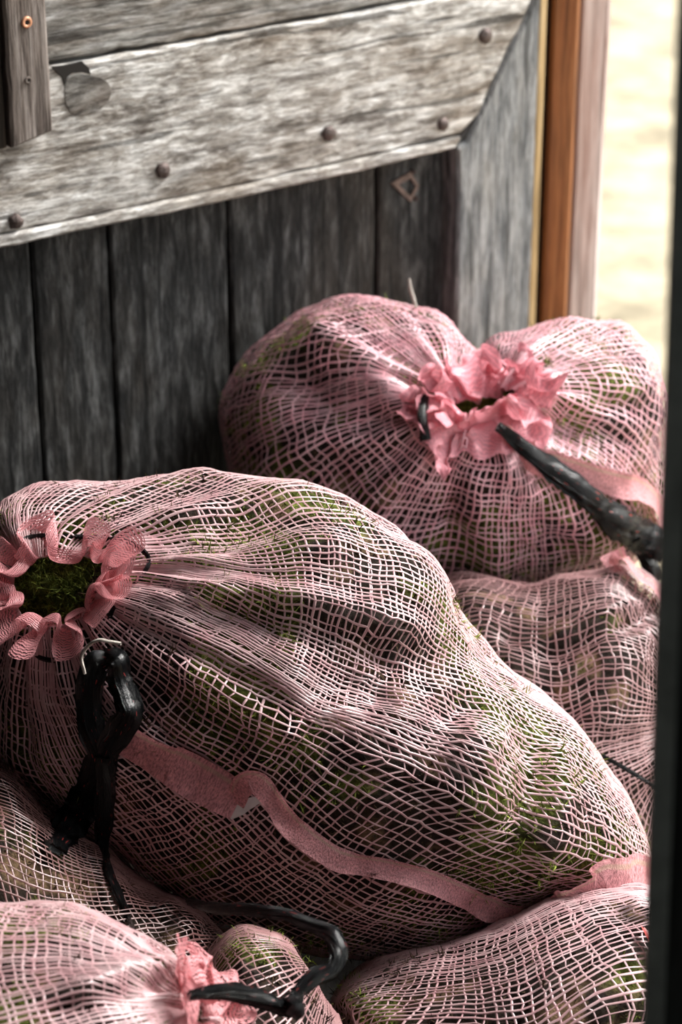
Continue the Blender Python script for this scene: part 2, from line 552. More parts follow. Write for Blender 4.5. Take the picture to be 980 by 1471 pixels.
def prism(name, poly, y0, y1, mat, parent, bevel=0.0025, segs=2, jag=None, **props):
    """a board: outline (x, z) front at y0, back at y1, its long edges roughened"""
    poly = [np.asarray(p, float) for p in poly]
    a = sum(poly[i][0] * poly[(i + 1) % len(poly)][1] - poly[(i + 1) % len(poly)][0] * poly[i][1] for i in range(len(poly)))
    if a < 0:
        poly = poly[::-1]
    pts = []
    for i, p in enumerate(poly):
        q = poly[(i + 1) % len(poly)]
        n = max(1, int(np.linalg.norm(q - p) / 0.022)) if jag else 1
        for k in range(n):
            pts.append(p + (q - p) * k / n)
    pts = np.array(pts)
    if jag:
        rr = np.random.default_rng(len(pts) + 3)
        pts = pts + rr.normal(0, jag, pts.shape) * np.array([[1, 1]])
    n = len(pts)
    c = pts.mean(0)
    V = []
    for (y, ins) in ((y1, 0), (y0 + bevel, 0), (y0, bevel)):
        e1 = norm(np.roll(pts, -1, 0) - pts)
        e0 = norm(pts - np.roll(pts, 1, 0))
        nn = norm(np.stack([-(e0 + e1)[:, 1], (e0 + e1)[:, 0]], -1))
        q = pts + nn * ins
        V.append(np.stack([q[:, 0], np.full(n, y), q[:, 1]], -1))
    V = np.concatenate(V)
    F = [np.array([[k * n + i, k * n + (i + 1) % n, (k + 1) * n + (i + 1) % n, (k + 1) * n + i] for k in range(2) for i in range(n)]),
         np.array([[2 * n + i for i in range(n)]]), np.array([[i for i in range(n)][::-1]])]
    me = make_mesh(name, V, F, smooth=False)
    return link(name, me, mat, parent, **props)

door = empty('door_1', DO, ANG, kind='structure', category='door',
             label='weathered grey plank door standing open behind the pink sacks')
ZT = 2.0
Yp = 0.034     # planks lie behind the face of rail and stile
# mitre between rail and stile, from the lower corner up to the top of the picture
mitre = [(657, 213), (669, 203), (688, 163), (708, 120), (732, 68), (756, 22), (772, -22)]
rail_bot = [(-120, 382), (0, 357), (165, 322), (330, 288), (500, 250), (657, 213)]
rail_top = [(-120, 131), (75, 97), (240, 68), (420, 36), (600, 4), (700, -13), (772, -22)]
rail_cut = [(-120, 362), (0, 337), (165, 302), (330, 268), (500, 230), (664, 192)]
poly = [dloc(*p) for p in rail_cut] + [dloc(*p) for p in mitre[2:]] + [dloc(*p) for p in rail_top[::-1][1:]]
prism('rail', poly, 0.0, 0.05, M_RAIL, door, 0.003, jag=0.0007)
# moulded lip along the lower edge of the rail, proud of it, with the groove above it
lip = [dloc(*p, -0.004) for p in rail_bot] + [dloc(p[0], p[1] - 17, -0.004) for p in rail_bot[::-1]]
lip[5] = dloc(655, 213, -0.004); lip[6] = dloc(663, 197, -0.004)
prism('rail_lip', lip, -0.005, 0.045, M_RAIL, door, 0.003, jag=0.0004)
# stile
xl = dloc(656, 480)[0]
xr = dloc(770, 250)[0]
st = [np.array([xl, 0.01])] + [dloc(656, 300)] + [dloc(p[0] + 3, p[1] + 1) for p in mitre] + [np.array([xr - 0.004, ZT]), np.array([xr, ZT]), np.array([xr, 0.01])]
st[1][0] = xl
prism('stile', st, 0.001, 0.05, M_STILE, door, 0.004, jag=0.0005)
prism('edge_strip', [np.array([xr + 0.001, 0.01]), np.array([0.0, 0.01]), np.array([0.0, ZT]), np.array([xr + 0.001, ZT])], 0.004, 0.05,
      M_EDGE_LIT, door, 0.002, label='door edge beside the jamb, warm light painted ochre')
# upper board over the rail
ub = [dloc(-120, 124, 0.006), dloc(75, 90, 0.006), dloc(340, 43, 0.006), dloc(600, -3, 0.006), dloc(780, -34, 0.006)]
prism('upper_board', ub + [np.array([ub[-1][0], ZT]), np.array([ub[0][0], ZT])], 0.006, 0.05, M_UPPER, door, 0.003, jag=0.0007)
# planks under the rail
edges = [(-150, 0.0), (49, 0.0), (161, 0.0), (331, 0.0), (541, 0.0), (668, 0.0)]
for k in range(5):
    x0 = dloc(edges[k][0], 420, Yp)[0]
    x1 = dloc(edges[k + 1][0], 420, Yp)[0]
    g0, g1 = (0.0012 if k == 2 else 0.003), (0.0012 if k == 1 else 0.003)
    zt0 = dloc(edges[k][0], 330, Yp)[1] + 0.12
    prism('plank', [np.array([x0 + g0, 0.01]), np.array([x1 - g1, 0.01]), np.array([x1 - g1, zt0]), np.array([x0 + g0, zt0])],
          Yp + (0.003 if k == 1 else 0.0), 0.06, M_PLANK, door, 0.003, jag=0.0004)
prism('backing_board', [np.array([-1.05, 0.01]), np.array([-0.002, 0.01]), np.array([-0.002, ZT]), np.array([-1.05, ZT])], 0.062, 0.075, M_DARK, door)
# batten with two screws at the upper left, dark board edge beside it
yb = -0.022
bt = [dloc(17, 212, yb), dloc(78, 190, yb)]
xb0, xb1 = dloc(18, 212, yb)[0], dloc(77, 190, yb)[0]
prism('batten', [np.array([xb0, dloc(18, 213, yb)[1]]), np.array([xb1, dloc(77, 189, yb)[1]]), np.array([xb1, ZT]), np.array([xb0, ZT])],
      yb, 0.0, M_BATTEN, door, 0.003, jag=0.0004)
xb2 = dloc(-70, 212, yb)[0]
prism('side_board', [np.array([xb2, dloc(-70, 232, -0.012)[1]]), np.array([xb0 - 0.001, dloc(15, 212, -0.012)[1]]), np.array([xb0 - 0.001, ZT]), np.array([xb2, ZT])],
      -0.012, 0.0, M_DARK, door, 0.002, label='dark brown board edge left of the batten')

def lathe(profile, n=16):
    """(r, y) profile turned about local Y -> V, F"""
    V, F = [], []
    m = len(profile)
    for (r, y) in profile:
        for k in range(n):
            a = 2 * math.pi * k / n
            V.append((r * math.cos(a), y, r * math.sin(a)))
    for i in range(m - 1):
        for k in range(n):
            F.append((i * n + k, (i + 1) * n + k, (i + 1) * n + (k + 1) % n, i * n + (k + 1) % n))
    return np.array(V), np.array(F)

def nail(px, py, r, mat, name='nail', y=0.0, square=False, **props):
    x, z = dloc(px, py, y)
    V, F = lathe([(r * 1.02, 0.001), (r, -0.0025), (r * 0.8, -0.0048), (r * 0.4, -0.0062), (0.0003, -0.0066)], 8 if square else 16)
    rr = np.random.default_rng(int(px))
    V = V * (1 + 0.10 * rr.normal(size=(len(V), 1)) * np.array([[1, 0.4, 1]]))
    V = V + np.array([x, y, z])
    return link(name, make_mesh(name, V, F), mat, door, **props)

for (px, py, r) in ((22, 317, 0.0088), (233, 245, 0.0092), (472, 191, 0.0092), (636, 178, 0.0082), (697, 51, 0.0100)):
    nail(px, py, r, M_IRON)
# copper screw with a drilled socket, and a second, countersunk one
def screw(px, py, r, mat, label):
    x, z = dloc(px, py, yb)
    V, F = lathe([(r, 0.001), (r, -0.001), (r * 0.9, -0.002), (r * 0.45, -0.002), (r * 0.4, -0.0006), (0.0003, -0.0004)], 16)
    V = V + np.array([x, yb, z])
    o = link('screw', make_mesh('screw', V, F), mat, door, label=label)
    V, F = lathe([(r * 0.4, -0.0012), (0.0003, -0.0012)], 12)
    link('screw_socket', make_mesh('screw_socket', V + np.array([x, yb, z]), F), M_HOLE, o)
screw(38, 32, 0.0066, M_COPPER, 'bright copper screw in the batten')
screw(40, 115, 0.0042, M_BATTEN, 'small dull screw in the batten')
# broken knot at the left end of the rail: a dark splintered socket with a grey plug
kx = catmull([dloc(*p, -0.001) for p in ((93, 126), (97, 112), (110, 107), (128, 108), (148, 113), (160, 126), (158, 142), (146, 156), (126, 166), (104, 164), (94, 146), (93, 126))], 40)[:-1]
prism('knot_plug', list(kx), -0.0010, 0.001, M_KNOT, door, 0.0006, label='darker grey broken knot in the left end of the rail')
kx = [dloc(*p, -0.001) for p in ((74, 96), (92, 94), (118, 88), (128, 97), (131, 107), (118, 104), (104, 105), (97, 111), (92, 124), (89, 112))]
prism('knot_socket', kx, -0.0012, 0.001, M_HOLE, door, 0.0006, label='dark split beside the knot')
# rusty diamond plate on the plank by the stile: a lozenge ring
def lozenge():
    c = dloc(588, 268, Yp)
    o = [dloc(*p, Yp) for p in ((560, 262), (588, 246), (600, 266), (588, 289))]
    V = []
    for p in o:
        V.append((p[0], Yp - 0.004, p[1]))
    for p in o:
        q = c + (p - c) * 0.62
        V.append((q[0], Yp - 0.004, q[1]))
    V += [(v[0], Yp + 0.001, v[2]) for v in V]
    F = []
    for i in range(4):
        j = (i + 1) % 4
        F += [(i, j, 4 + j, 4 + i), (i, 8 + i, 8 + j, j), (4 + i, 4 + j, 12 + j, 12 + i)]
    ob = link('lozenge_plate', make_mesh('lozenge_plate', np.array(V), np.array(F), smooth=False), M_RUST, door,
              label='small rusty lozenge plate on the plank')
    return ob
lozenge()
nail(592, 246, 0.0034, M_IRON, y=Yp)
nail(596, 284, 0.0034, M_IRON, y=Yp)

# ------------------------------------------------------------------ door frame at the doorway, near post
def post(name, px0, px1, pyref, Y0, Y1, mat, label, ztop=2.1, lean=0.0):
    """upright timber whose camera-side face spans px0..px1 at row pyref, standing at Y0..Y1"""
    def xat(px):
        r = ray(px, pyref)
        return (CAM + r * (Y0 - CAM[1]) / r[1])[0]
    x0, x1 = xat(px0), xat(px1)
    zr = (CAM + ray(px0, pyref) * (Y0 - CAM[1]) / ray(px0, pyref)[1])[2]
    b = 0.004
    V, n = [], 0
    prof = [(x0 + b, Y0), (x1 - b, Y0), (x1, Y0 + b), (x1, Y1), (x0, Y1), (x0, Y0 + b)]
    for k, z in enumerate(np.linspace(-0.02, ztop, 9)):
        for (x, y) in prof:
            V.append((x + lean * (z - zr), y, z))
    n = len(prof)
    F = [np.array([[k * n + i, k * n + (i + 1) % n, (k + 1) * n + (i + 1) % n, (k + 1) * n + i] for k in range(8) for i in range(n)]),
         np.array([[8 * n + i for i in range(n)]])]
    return link(name, make_mesh(name, np.array(V), F, smooth=False), mat, kind='structure', label=label, category='door frame')

post('trim_1', 786, 825, 220, 3.10, 3.19, M_JAMB, 'orange-brown timber door jamb behind the plank door edge')
post('trim_2', 826, 868, 220, 3.16, 3.24, M_CASING, 'pale pinkish outer casing board lit by daylight')
# dark blurred upright at the right; its unseen leaf is added to block light
def near_blocker_leaf():
    Yn, Yf = 1.24, 1.65
    def at(px, py):
        r = ray(px, py)
        q = CAM + r * (Yn - CAM[1]) / r[1]
        return q[0], q[2]
    (xa, za), (xb, zb) = at(981, 50), at(931, 1471)
    sl = (xa - xb) / (za - zb)
    V = []
    for z in np.linspace(0.02, 2.0, 7):
        x = xb + sl * (z - zb)
        V += [(x, Yn, z), (x + 0.05, Yn, z), (WX + 0.115, Yf, z), (WX + 0.065, Yf, z)]
    F = [np.array([[k * 4 + i, k * 4 + (i + 1) % 4, k * 4 + 4 + (i + 1) % 4, k * 4 + 4 + i] for k in range(6) for i in range(4)]),
         np.array([[3, 2, 1, 0], [24, 25, 26, 27]])]
    d2 = link('door_edge_and_blocker', make_mesh('door_edge_and_blocker', np.array(V), F, smooth=False), M_POST, kind='structure', category='door',
              label='dark blurred door edge at the right, unseen leaf behind added to block light')
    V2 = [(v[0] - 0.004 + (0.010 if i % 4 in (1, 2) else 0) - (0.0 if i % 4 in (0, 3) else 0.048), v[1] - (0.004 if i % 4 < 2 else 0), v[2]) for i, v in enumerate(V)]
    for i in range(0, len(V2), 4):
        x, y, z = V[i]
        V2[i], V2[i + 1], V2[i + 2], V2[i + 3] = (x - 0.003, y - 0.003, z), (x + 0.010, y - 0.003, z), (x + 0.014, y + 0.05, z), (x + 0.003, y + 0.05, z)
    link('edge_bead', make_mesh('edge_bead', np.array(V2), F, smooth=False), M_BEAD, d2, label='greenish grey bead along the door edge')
near_blocker_leaf()

# ------------------------------------------------------------------ sacks
def stereo(n):
    return (n[..., 0] + 1j * n[..., 1]) / (1 + n[..., 2] + 1e-9)

def unstereo(w):
    d = 1 + np.abs(w) ** 2
    return np.stack([2 * w.real / d, 2 * w.imag / d, (2 - d) / d], -1)

class Body:
    """a soft closed body: a measured outline about a centre, with real depth front and back,
    whose surface carries a net of threads running from a mouth pole to a bottom pole"""
    def __init__(s, outline, centre, depth, front, back, mouth, bottom, bottom_front=False, mouth_front=True, twist=0.0, smooth=5, power=1.0):
        s.depth, s.front, s.back, s.power = depth, front, back, power
        s.cpx = centre
        s.C = P(centre[0], centre[1], depth)
        o = np.array(outline, float)
        v = (o - np.array(centre)) * np.array([1, -1]) / FPX * depth
        th = np.arctan2(v[:, 1], v[:, 0])
        # resample the outline as a polyline, then polar
        dense = np.concatenate([v[i] + (v[(i + 1) % len(v)] - v[i]) * np.linspace(0, 1, 40, endpoint=False)[:, None] for i in range(len(v))])
        th = np.arctan2(dense[:, 1], dense[:, 0])
        r = np.hypot(dense[:, 0], dense[:, 1])
        k = np.argsort(th)
        s.th = np.linspace(-np.pi, np.pi, 721)
        rr = np.interp(s.th, th[k], r[k], period=2 * np.pi)[:-1]
        ker = np.exp(-0.5 * (np.arange(-20, 21) / smooth) ** 2)
        ker /= ker.sum()
        rr = np.convolve(np.concatenate([rr[-20:], rr, rr[:20]]), ker, 'valid')
        s.S = np.append(rr, rr[0])
        p = s.direction(mouth, mouth_front)
        q = s.direction(bottom, bottom_front)
        s.p, s.q = stereo(p), stereo(q)
        s.k = math.sqrt((1 + abs(s.p) ** 2) / (1 + abs(s.q) ** 2)) * np.exp(1j * twist)
        s.pushers = []

    def radius(s, phi):
        return np.interp(phi, s.th, s.S)

    def direction(s, px, front):
        v = (np.array(px, float) - np.array(s.cpx)) * np.array([1, -1]) / FPX * s.depth
        phi = math.atan2(v[1], v[0])
        f = min(0.985, np.hypot(*v) / s.radius(phi))
        return np.array([f * math.cos(phi), f * math.sin(phi), (1 if front else -1) * math.sqrt(1 - f * f)])

    def place(s, n):
        phi = np.arctan2(n[..., 1], n[..., 0])
        S = s.radius(phi)
        z = np.where(n[..., 2] > 0, s.front, s.back) * n[..., 2]
        return (s.C + RIGHT * (S * n[..., 0])[..., None] + UP * (S * n[..., 1])[..., None] - FWD * z[..., None])

    def inside(s, X, m=0.0):
        d = X - s.C
        a, b, c = d @ RIGHT, d @ UP, -(d @ FWD)
        S = s.radius(np.arctan2(b, a)) + m
        D = np.where(c > 0, s.front, s.back) + m
        return (a * a + b * b) / S ** 2 + (c / D) ** 2 < 1

    def surf(s, sv, uv):
        z = np.exp(sv + 1j * uv)
        w = (s.p + s.q * s.k * z) / (1 + s.k * z)
        return s.place(unstereo(w))

def normals(X, C):
    du = np.roll(X, -1, 1) - np.roll(X, 1, 1)
    ds = np.gradient(X, axis=0)
    n = norm(np.cross(du, ds))
    if np.mean(np.sum(n * (X - C), -1)) < 0:
        n = -n
    return n

def poly_dist(Q, pts):
    """distance of pixels Q (...,2) to a polyline and the position along it 0..1"""
    pts = np.asarray(pts, float)
    best = np.full(Q.shape[:-1], 1e9)
    tt = np.zeros(Q.shape[:-1])
    if len(pts) == 1:
        return np.hypot(Q[..., 0] - pts[0][0], Q[..., 1] - pts[0][1]), tt + 0.5
    m = len(pts) - 1
    for i in range(m):
        a, b = pts[i], pts[i + 1]
        ab = b - a
        t = np.clip(((Q - a) @ ab) / (ab @ ab), 0, 1)
        d = np.linalg.norm(Q - a - t[..., None] * ab, axis=-1)
        k = d < best
        best = np.where(k, d, best)
        tt = np.where(k, (i + t) / m, tt)
    return best, tt

def push_out(X, body, pushers, margin):
    """dent the points of a sack where a neighbour presses on it; keep it in front of the door and above the floor"""
    C = body.C
    sh = X.shape
    X = X.reshape(-1, 3).copy()
    for pb in pushers:
        bad = pb.inside(X, margin)
        if bad.any():
            Y = X[bad]
            out = Y.copy()
            todo = np.ones(len(Y), bool)
            for t in np.linspace(1, 0.12, 60):
                Z = C + (Y - C) * t
                ok = todo & ~pb.inside(Z, margin)
                out[ok] = Z[ok]
                todo &= ~ok
            out[todo] = C + (Y[todo] - C) * 0.12
            X[bad] = out
    # door leaf
    d = (X - DO) @ DY
    x = (X - DO) @ DX
    lim = np.where(X[:, 2] > 0.70, -0.03, 0.02) - 0.004
    over = np.where(x < 0.06, np.maximum(d - lim, 0), 0)
    X -= over[:, None] * DY
    X[:, 2] = np.maximum(X[:, 2], 0.006 + max(0, margin))
    return X.reshape(sh)

def displacement(X, nrm, cfg, sv, uv, scale=1.0):
    """folds of the net: gathers at the mouth, soft undulation, and the creases read off the photograph"""
    d = np.zeros(X.shape[:-1])
    sd_ = cfg.get('seed', 1)
    d += cfg.get('und', 0.010) * fbm(X, 8.0, sd_, 2)
    d += cfg.get('fine', 0.0028) * fbm(X, 26.0, sd_ + 5, 2)
    g = cfg.get('gather', 0.0)
    if g:
        a = np.exp(-(sv - sv.min()) / cfg.get('gather_len', 0.7))
        ph = cfg.get('gather_n', 13) * uv + 1.8 * vnoise(np.stack([np.cos(uv) * 2, np.sin(uv) * 2, sv * 0.8], -1), 1.0, sd_ + 9)
        env = np.clip((sv - sv.min()) / 0.25, 0.25, 1)
        d += g * a * env * (np.sin(ph) + 0.5 * np.sin(1.7 * ph + 1.3))
    if cfg.get('creases'):
        Q = pix(X)
        facing = np.clip(np.sum(nrm * norm(CAM - X), -1) * 3 + 0.3, 0, 1)
        for pts, width, h in cfg['creases']:
            D, t = poly_dist(Q, pts)
            taper = 1.0 if len(pts) == 1 else np.clip(np.minimum(t, 1 - t) * 5 + 0.25, 0, 1)
            d += h * np.exp(-(D / width) ** 2) * facing * taper
    return d * scale

def thread_mesh(X, nrm, w_u, w_s, wrap_rng, raise_=0.0007):
    """all threads of a net as low ridged tapes: V rings around (index 1) and along (index 0)"""
    ns, nu = X.shape[:2]
    V, F = [], []
    off = 0
    def lines(Y, nn, width, wrap, lift):
        nonlocal off
        a, b = Y.shape[:2]                       # a lines, b points each
        if wrap:
            T = np.roll(Y, -1, 1) - np.roll(Y, 1, 1)
        else:
            T = np.gradient(Y, axis=1)
        B = norm(np.cross(norm(T), nn))
        wv = width * (1 + 0.22 * wrap_rng.normal(size=(a, 1, 1)).clip(-1.6, 1.6)) * (1 + 0.15 * wrap_rng.normal(size=(a, b, 1)).clip(-2, 2))
        base = Y + nn * lift
        pts = np.stack([base - B * wv / 2, base + nn * wv * 0.36, base + B * wv / 2], 2)     # a,b,3,3
        V.append(pts.reshape(-1, 3))
        i = np.arange(a)[:, None]
        j = np.arange(b if wrap else b - 1)[None, :]
        j2 = (j + 1) % b
        for k in (0, 1):
            f = np.stack([(i * b + j) * 3 + k, (i * b + j2) * 3 + k, (i * b + j2) * 3 + k + 1, (i * b + j) * 3 + k + 1], -1).reshape(-1, 4)
            F.append(f + off)
        off += a * b * 3
    lines(X, nrm, w_u, True, 0.0)                                            # around the sack
    lines(np.swapaxes(X, 0, 1), np.swapaxes(nrm, 0, 1), w_s, False, raise_)  # mouth to bottom
    return np.concatenate(V), np.concatenate(F)

SACKS = {}

def build_sack(key, body, cfg, label, moss_label):
    rng = np.random.default_rng(cfg.get('seed', 1) + 40)
    nu = cfg['nu']
    s0, s1 = cfg.get('s0', -2.2), cfg.get('s1', 2.6)
    # ring spacing even in metres: average meridian length
    sf = np.linspace(s0, s1, 400)
    um = np.linspace(0, 2 * np.pi, 24, endpoint=False)
    Xm = body.surf(sf[:, None], um[None, :])
    vis = (np.sum((Xm - body.C) * (-FWD), -1) > -0.05)
    seg = np.linalg.norm(np.diff(Xm, axis=0), axis=-1)
    wgt = vis[1:] + 0.15
    L = np.concatenate([[0], np.cumsum((seg * wgt).sum(1) / wgt.sum(1))])
    ns = int(L[-1] / cfg['cell'])
    sv = np.interp(np.linspace(0, L[-1], ns), L, sf)
    u = np.linspace(0, 2 * np.pi, nu, endpoint=False)
    # thread spacing is never quite even; threads wander and bunch
    fine_u = np.linspace(0, 2 * np.pi, 721)
    acc = 0
    for frac in (0.25, 0.4, 0.55, 0.7):
        ring = body.surf(np.full(721, np.interp(frac * L[-1], L, sf)), fine_u)
        sg = np.linalg.norm(np.diff(ring, axis=0), axis=1)
        acc = acc + sg / sg.sum()
    acc = np.concatenate([[0], np.cumsum(acc)]) / 4 * 2 * np.pi
    acc = 0.8 * acc / acc[-1] * 2 * np.pi + 0.2 * fine_u
    u = np.interp(u, acc, fine_u)
    print('SACK', key, 'ring perimeter', sg.sum(), 'nu', nu, 'ns', ns)
    uu = u + 0.06 * np.sin(3 * u + cfg.get('seed', 1)) + 0.03 * np.sin(7 * u + 2.0) + (2 * np.pi / nu) * 0.13 * rng.normal(size=nu)
    SV, UV = np.meshgrid(sv, uu, indexing='ij')
    B0 = body.surf(SV, UV)
    ds = np.gradient(sv)[:, None]
    wob = fbm(B0, 16, cfg.get('seed', 1) + 70, 3)
    wob2 = fbm(B0, 16, cfg.get('seed', 1) + 90, 3)
    edge = np.clip(np.arange(ns) / 5.0, 0, 1)[:, None] * np.clip((ns - 1 - np.arange(ns)) / 4.0, 0, 1)[:, None]
    SV = SV + ds * (0.45 * wob + 0.14 * rng.normal(size=(ns, 1)) + 0.10 * rng.normal(size=SV.shape)) * edge
    UV = UV + (2 * np.pi / nu) * (0.45 * wob2 + 0.10 * rng.normal(size=SV.shape)) * edge
    X = body.surf(SV, UV)
    n = normals(X, body.C)
    X = X + n * displacement(X, n, cfg, SV, UV)[..., None]
    if 'squash' in cfg:
        M_ = X[0].mean(0)
        w_ = cfg['squash'] * np.exp(-(SV - s0) / 0.55)
        X = X - (w_ * ((X - M_) @ UP))[..., None] * UP
    X = push_out(X, body, body.pushers, 0.011)
    n = normals(X, body.C)
    Vt, Ft = thread_mesh(X, n, cfg.get('wu', 0.0022), cfg.get('ws', 0.0024), rng)
    root = empty('net_sack', body.C * np.array([1, 1, 0]) + np.array([0, 0, max(0.0, float(X[..., 2].min()))]),
                 category='sack', group='pink net sacks filled with moss', label=label)
    inv = -np.array(root.location)
    netm = make_mesh('net', Vt + inv, Ft)
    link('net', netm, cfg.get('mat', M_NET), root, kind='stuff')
    # moss inside
    gs = np.concatenate([[s0 - 1.8, s0 - 1.0, s0 - 0.4], np.linspace(s0, s1, 130), [s1 + 0.7]])
    gu = np.linspace(0, 2 * np.pi, 180, endpoint=False)
    GS, GU = np.meshgrid(gs, gu, indexing='ij')
    Y = body.surf(GS, GU)
    nn = normals(Y, body.C)
    dd = displacement(Y, nn, {k: v for k, v in cfg.items() if k != 'gather'}, GS, GU, 0.9)
    lump = fbm(Y, 22, cfg.get('seed', 1) + 3, 3)
    lump2 = fbm(Y, 75, cfg.get('seed', 1) + 4, 2)
    near = np.exp(-np.clip(GS - s0, 0, 9) / 0.5) * cfg.get('mouth_sink', 0.03)
    Y = Y + nn * (dd - 0.0115 + 0.0075 * lump + 0.0035 * lump2 - near)[..., None]
    if 'squash' in cfg:
        w_ = cfg['squash'] * np.exp(-np.maximum(GS - s0, 0) / 0.55)
        Y = Y - (w_ * ((Y - M_) @ UP))[..., None] * UP
    Y = push_out(Y, body, body.pushers, 0.020)
    nn = normals(Y, body.C)
    gmask = fbm(Y, 11, cfg.get('seed', 1) + 31, 3) + cfg.get('green', 0.0)
    def tone(Q, gm, r):
        g = np.clip((gm + 0.05) * 3.0, 0, 1)[..., None]
        br = np.array([0.028, 0.018, 0.012]) * (0.6 + 0.9 * r[..., None])
        tan = np.array([0.24, 0.155, 0.085])
        tm = np.clip((vnoise(Q, 33, 61) - 0.42) * 5, 0, 1)[..., None]
        br = br * (1 - tm) + tan * tm
        gr = np.array([0.13, 0.155, 0.027]) * (0.45 + 1.3 * r[..., None])
        return br * (1 - g) + gr * g
    r = np.clip(0.5 + 0.5 * fbm(Y, 60, 8, 2), 0, 1)
    c = tone(Y, gmask, r).reshape(-1, 3)
    Vm = [Y.reshape(-1, 3)]
    Fm = [grid_faces(len(gs), len(gu), True)]
    Cm = [c]
    # caps close both ends
    o = len(Vm[0])
    Vm.append(np.stack([Y[0].mean(0), Y[-1].mean(0)]))
    Cm.append(np.stack([c[0], c[-1]]))
    m = len(gu)
    j = np.arange(m)
    tri = [np.stack([np.full(m, o), (j + 1) % m, j], -1), np.stack([np.full(m, o + 1), (len(gs) - 1) * m + j, (len(gs) - 1) * m + (j + 1) % m], -1)]
    # sprigs of moss and needles standing on the clumps that can be seen
    nt_ = cfg.get('tufts', 5000)
    vis = np.argwhere(np.sum(nn * norm(CAM - Y), -1) > -0.15)
    pick = vis[rng.integers(0, len(vis), nt_)]
    base = Y[pick[:, 0], pick[:, 1]] + rng.normal(0, 0.003, (nt_, 3))
    bn = nn[pick[:, 0], pick[:, 1]]
    gm = gmask[pick[:, 0], pick[:, 1]]
    keep = (gm > -0.1) | (rng.random(nt_) < 0.45)
    base, bn, gm = base[keep], bn[keep], gm[keep]
    nb = 6
    tv, tc_ = [], []
    for b in range(nb):
        dr = norm(bn * 0.8 + rng.normal(0, 0.65, bn.shape))
        ln = rng.uniform(0.006, 0.015, len(bn))[:, None] * np.where(gm > -0.05, 1.0, 0.9)[:, None]
        sd2 = norm(np.cross(dr, rng.normal(size=bn.shape))) * rng.uniform(0.0005, 0.0011, len(bn))[:, None]
        bb = base + rng.normal(0, 0.0015, bn.shape)
        tv.append(np.stack([bb - sd2, bb + sd2, bb + dr * ln], 1))
        gcol = np.array([0.22, 0.265, 0.045]) * rng.uniform(0.4, 1.7, (len(bn), 1))
        bcol = np.array([0.085, 0.052, 0.028]) * rng.uniform(0.3, 1.6, (len(bn), 1))
        cc = np.where((gm > -0.02)[:, None], gcol, bcol)
        tc_.append(np.repeat(cc[:, None], 3, 1))
    tv = np.concatenate(tv).reshape(-1, 3)
    tv = push_out(tv, body, body.pushers, 0.012)
    o2 = o + 2
    tri.append(np.arange(len(tv)).reshape(-1, 3) + o2)
    Vm.append(tv)
    Cm.append(np.concatenate(tc_).reshape(-1, 3))
    mm = make_mesh('moss', np.concatenate(Vm), [Fm[0], np.concatenate(tri)], col=np.concatenate(Cm))
    link('moss', mm, M_MOSS, None, kind='stuff', category='moss', label=moss_label)
    # ray target: the net's own surface
    fl = grid_faces(ns, nu, True)
    bvh = BVHTree.FromPolygons([tuple(v) for v in X.reshape(-1, 3)], [tuple(int(q) for q in f) for f in fl])
    SACKS[key] = dict(root=root, bvh=bvh, X=X, n=n, body=body, inv=inv, u=uu)
    return SACKS[key]

def hit(sk, px, py, fallback=None):
    r = ray(px, py)
    h = sk['bvh'].ray_cast(Vector(CAM), Vector(r))
    if h[0] is None:
        d = fallback if fallback else sk['body'].depth
        return P(px, py, d), norm(-r)
    nrm = np.array(h[1])
    if nrm @ r > 0:
        nrm = -nrm
    return np.array(h[0]), nrm

def trace(sk, path, n, lift=0.0, smooth=5):
    """a pixel path laid on a sack -> points and normals"""
    pp = catmull(path, n)
    pts, nr = [], []
    last = None
    for q in pp:
        p, nn = hit(sk, q[0], q[1], last)
        last = float((p - CAM) @ FWD)
        pts.append(p)
        nr.append(nn)
    pts, nr = np.array(pts), np.array(nr)
    k = np.ones(smooth) / smooth
    def sm(a):
        pad = np.pad(a, ((smooth // 2, smooth // 2), (0, 0)), 'edge')
        return np.stack([np.convolve(pad[:, i], k, 'valid') for i in range(3)], -1)
    nr = norm(sm(norm(sm(nr))))
    pts = sm(pts)
    return pts + nr * lift, nr

def seam_band(sk, name, path, width, mat, lift=0.004, n=140, rows=7, ripple=0.003, flap=0.006, seed=0, **props):
    pts, nr = trace(sk, path, n, lift)
    T = norm(np.gradient(pts, axis=0))
    B = norm(np.cross(T, nr))
    t = np.linspace(0, 1, n)
    wd_ = np.interp(t, np.linspace(0, 1, len(width)), width) if np.ndim(width) else np.full(n, width)
    v = np.linspace(-0.5, 0.5, rows)
    L = np.concatenate([[0], np.cumsum(np.linalg.norm(np.diff(pts, axis=0), axis=1))])
    V = np.zeros((rows, n, 3))
    for i, vv in enumerate(v):
        rp = vnoise(np.stack([L * 45, np.full(n, vv * 1.5), np.full(n, seed)], -1), 1.0, seed)
        V[i] = pts + B * (wd_ * vv)[:, None] + nr * (ripple * rp * (0.4 + abs(vv)) + flap * (vv + 0.5) ** 2)[:, None]
    uv = np.stack([np.broadcast_to(L / 0.35, (rows, n)), np.broadcast_to((v + 0.5)[:, None], (rows, n))], -1).reshape(-1, 2)
    me = make_mesh(name, V.reshape(-1, 3) + sk['inv'], grid_faces(rows, n), uv=uv)
    return link(name, me, mat, sk['root'], **props)

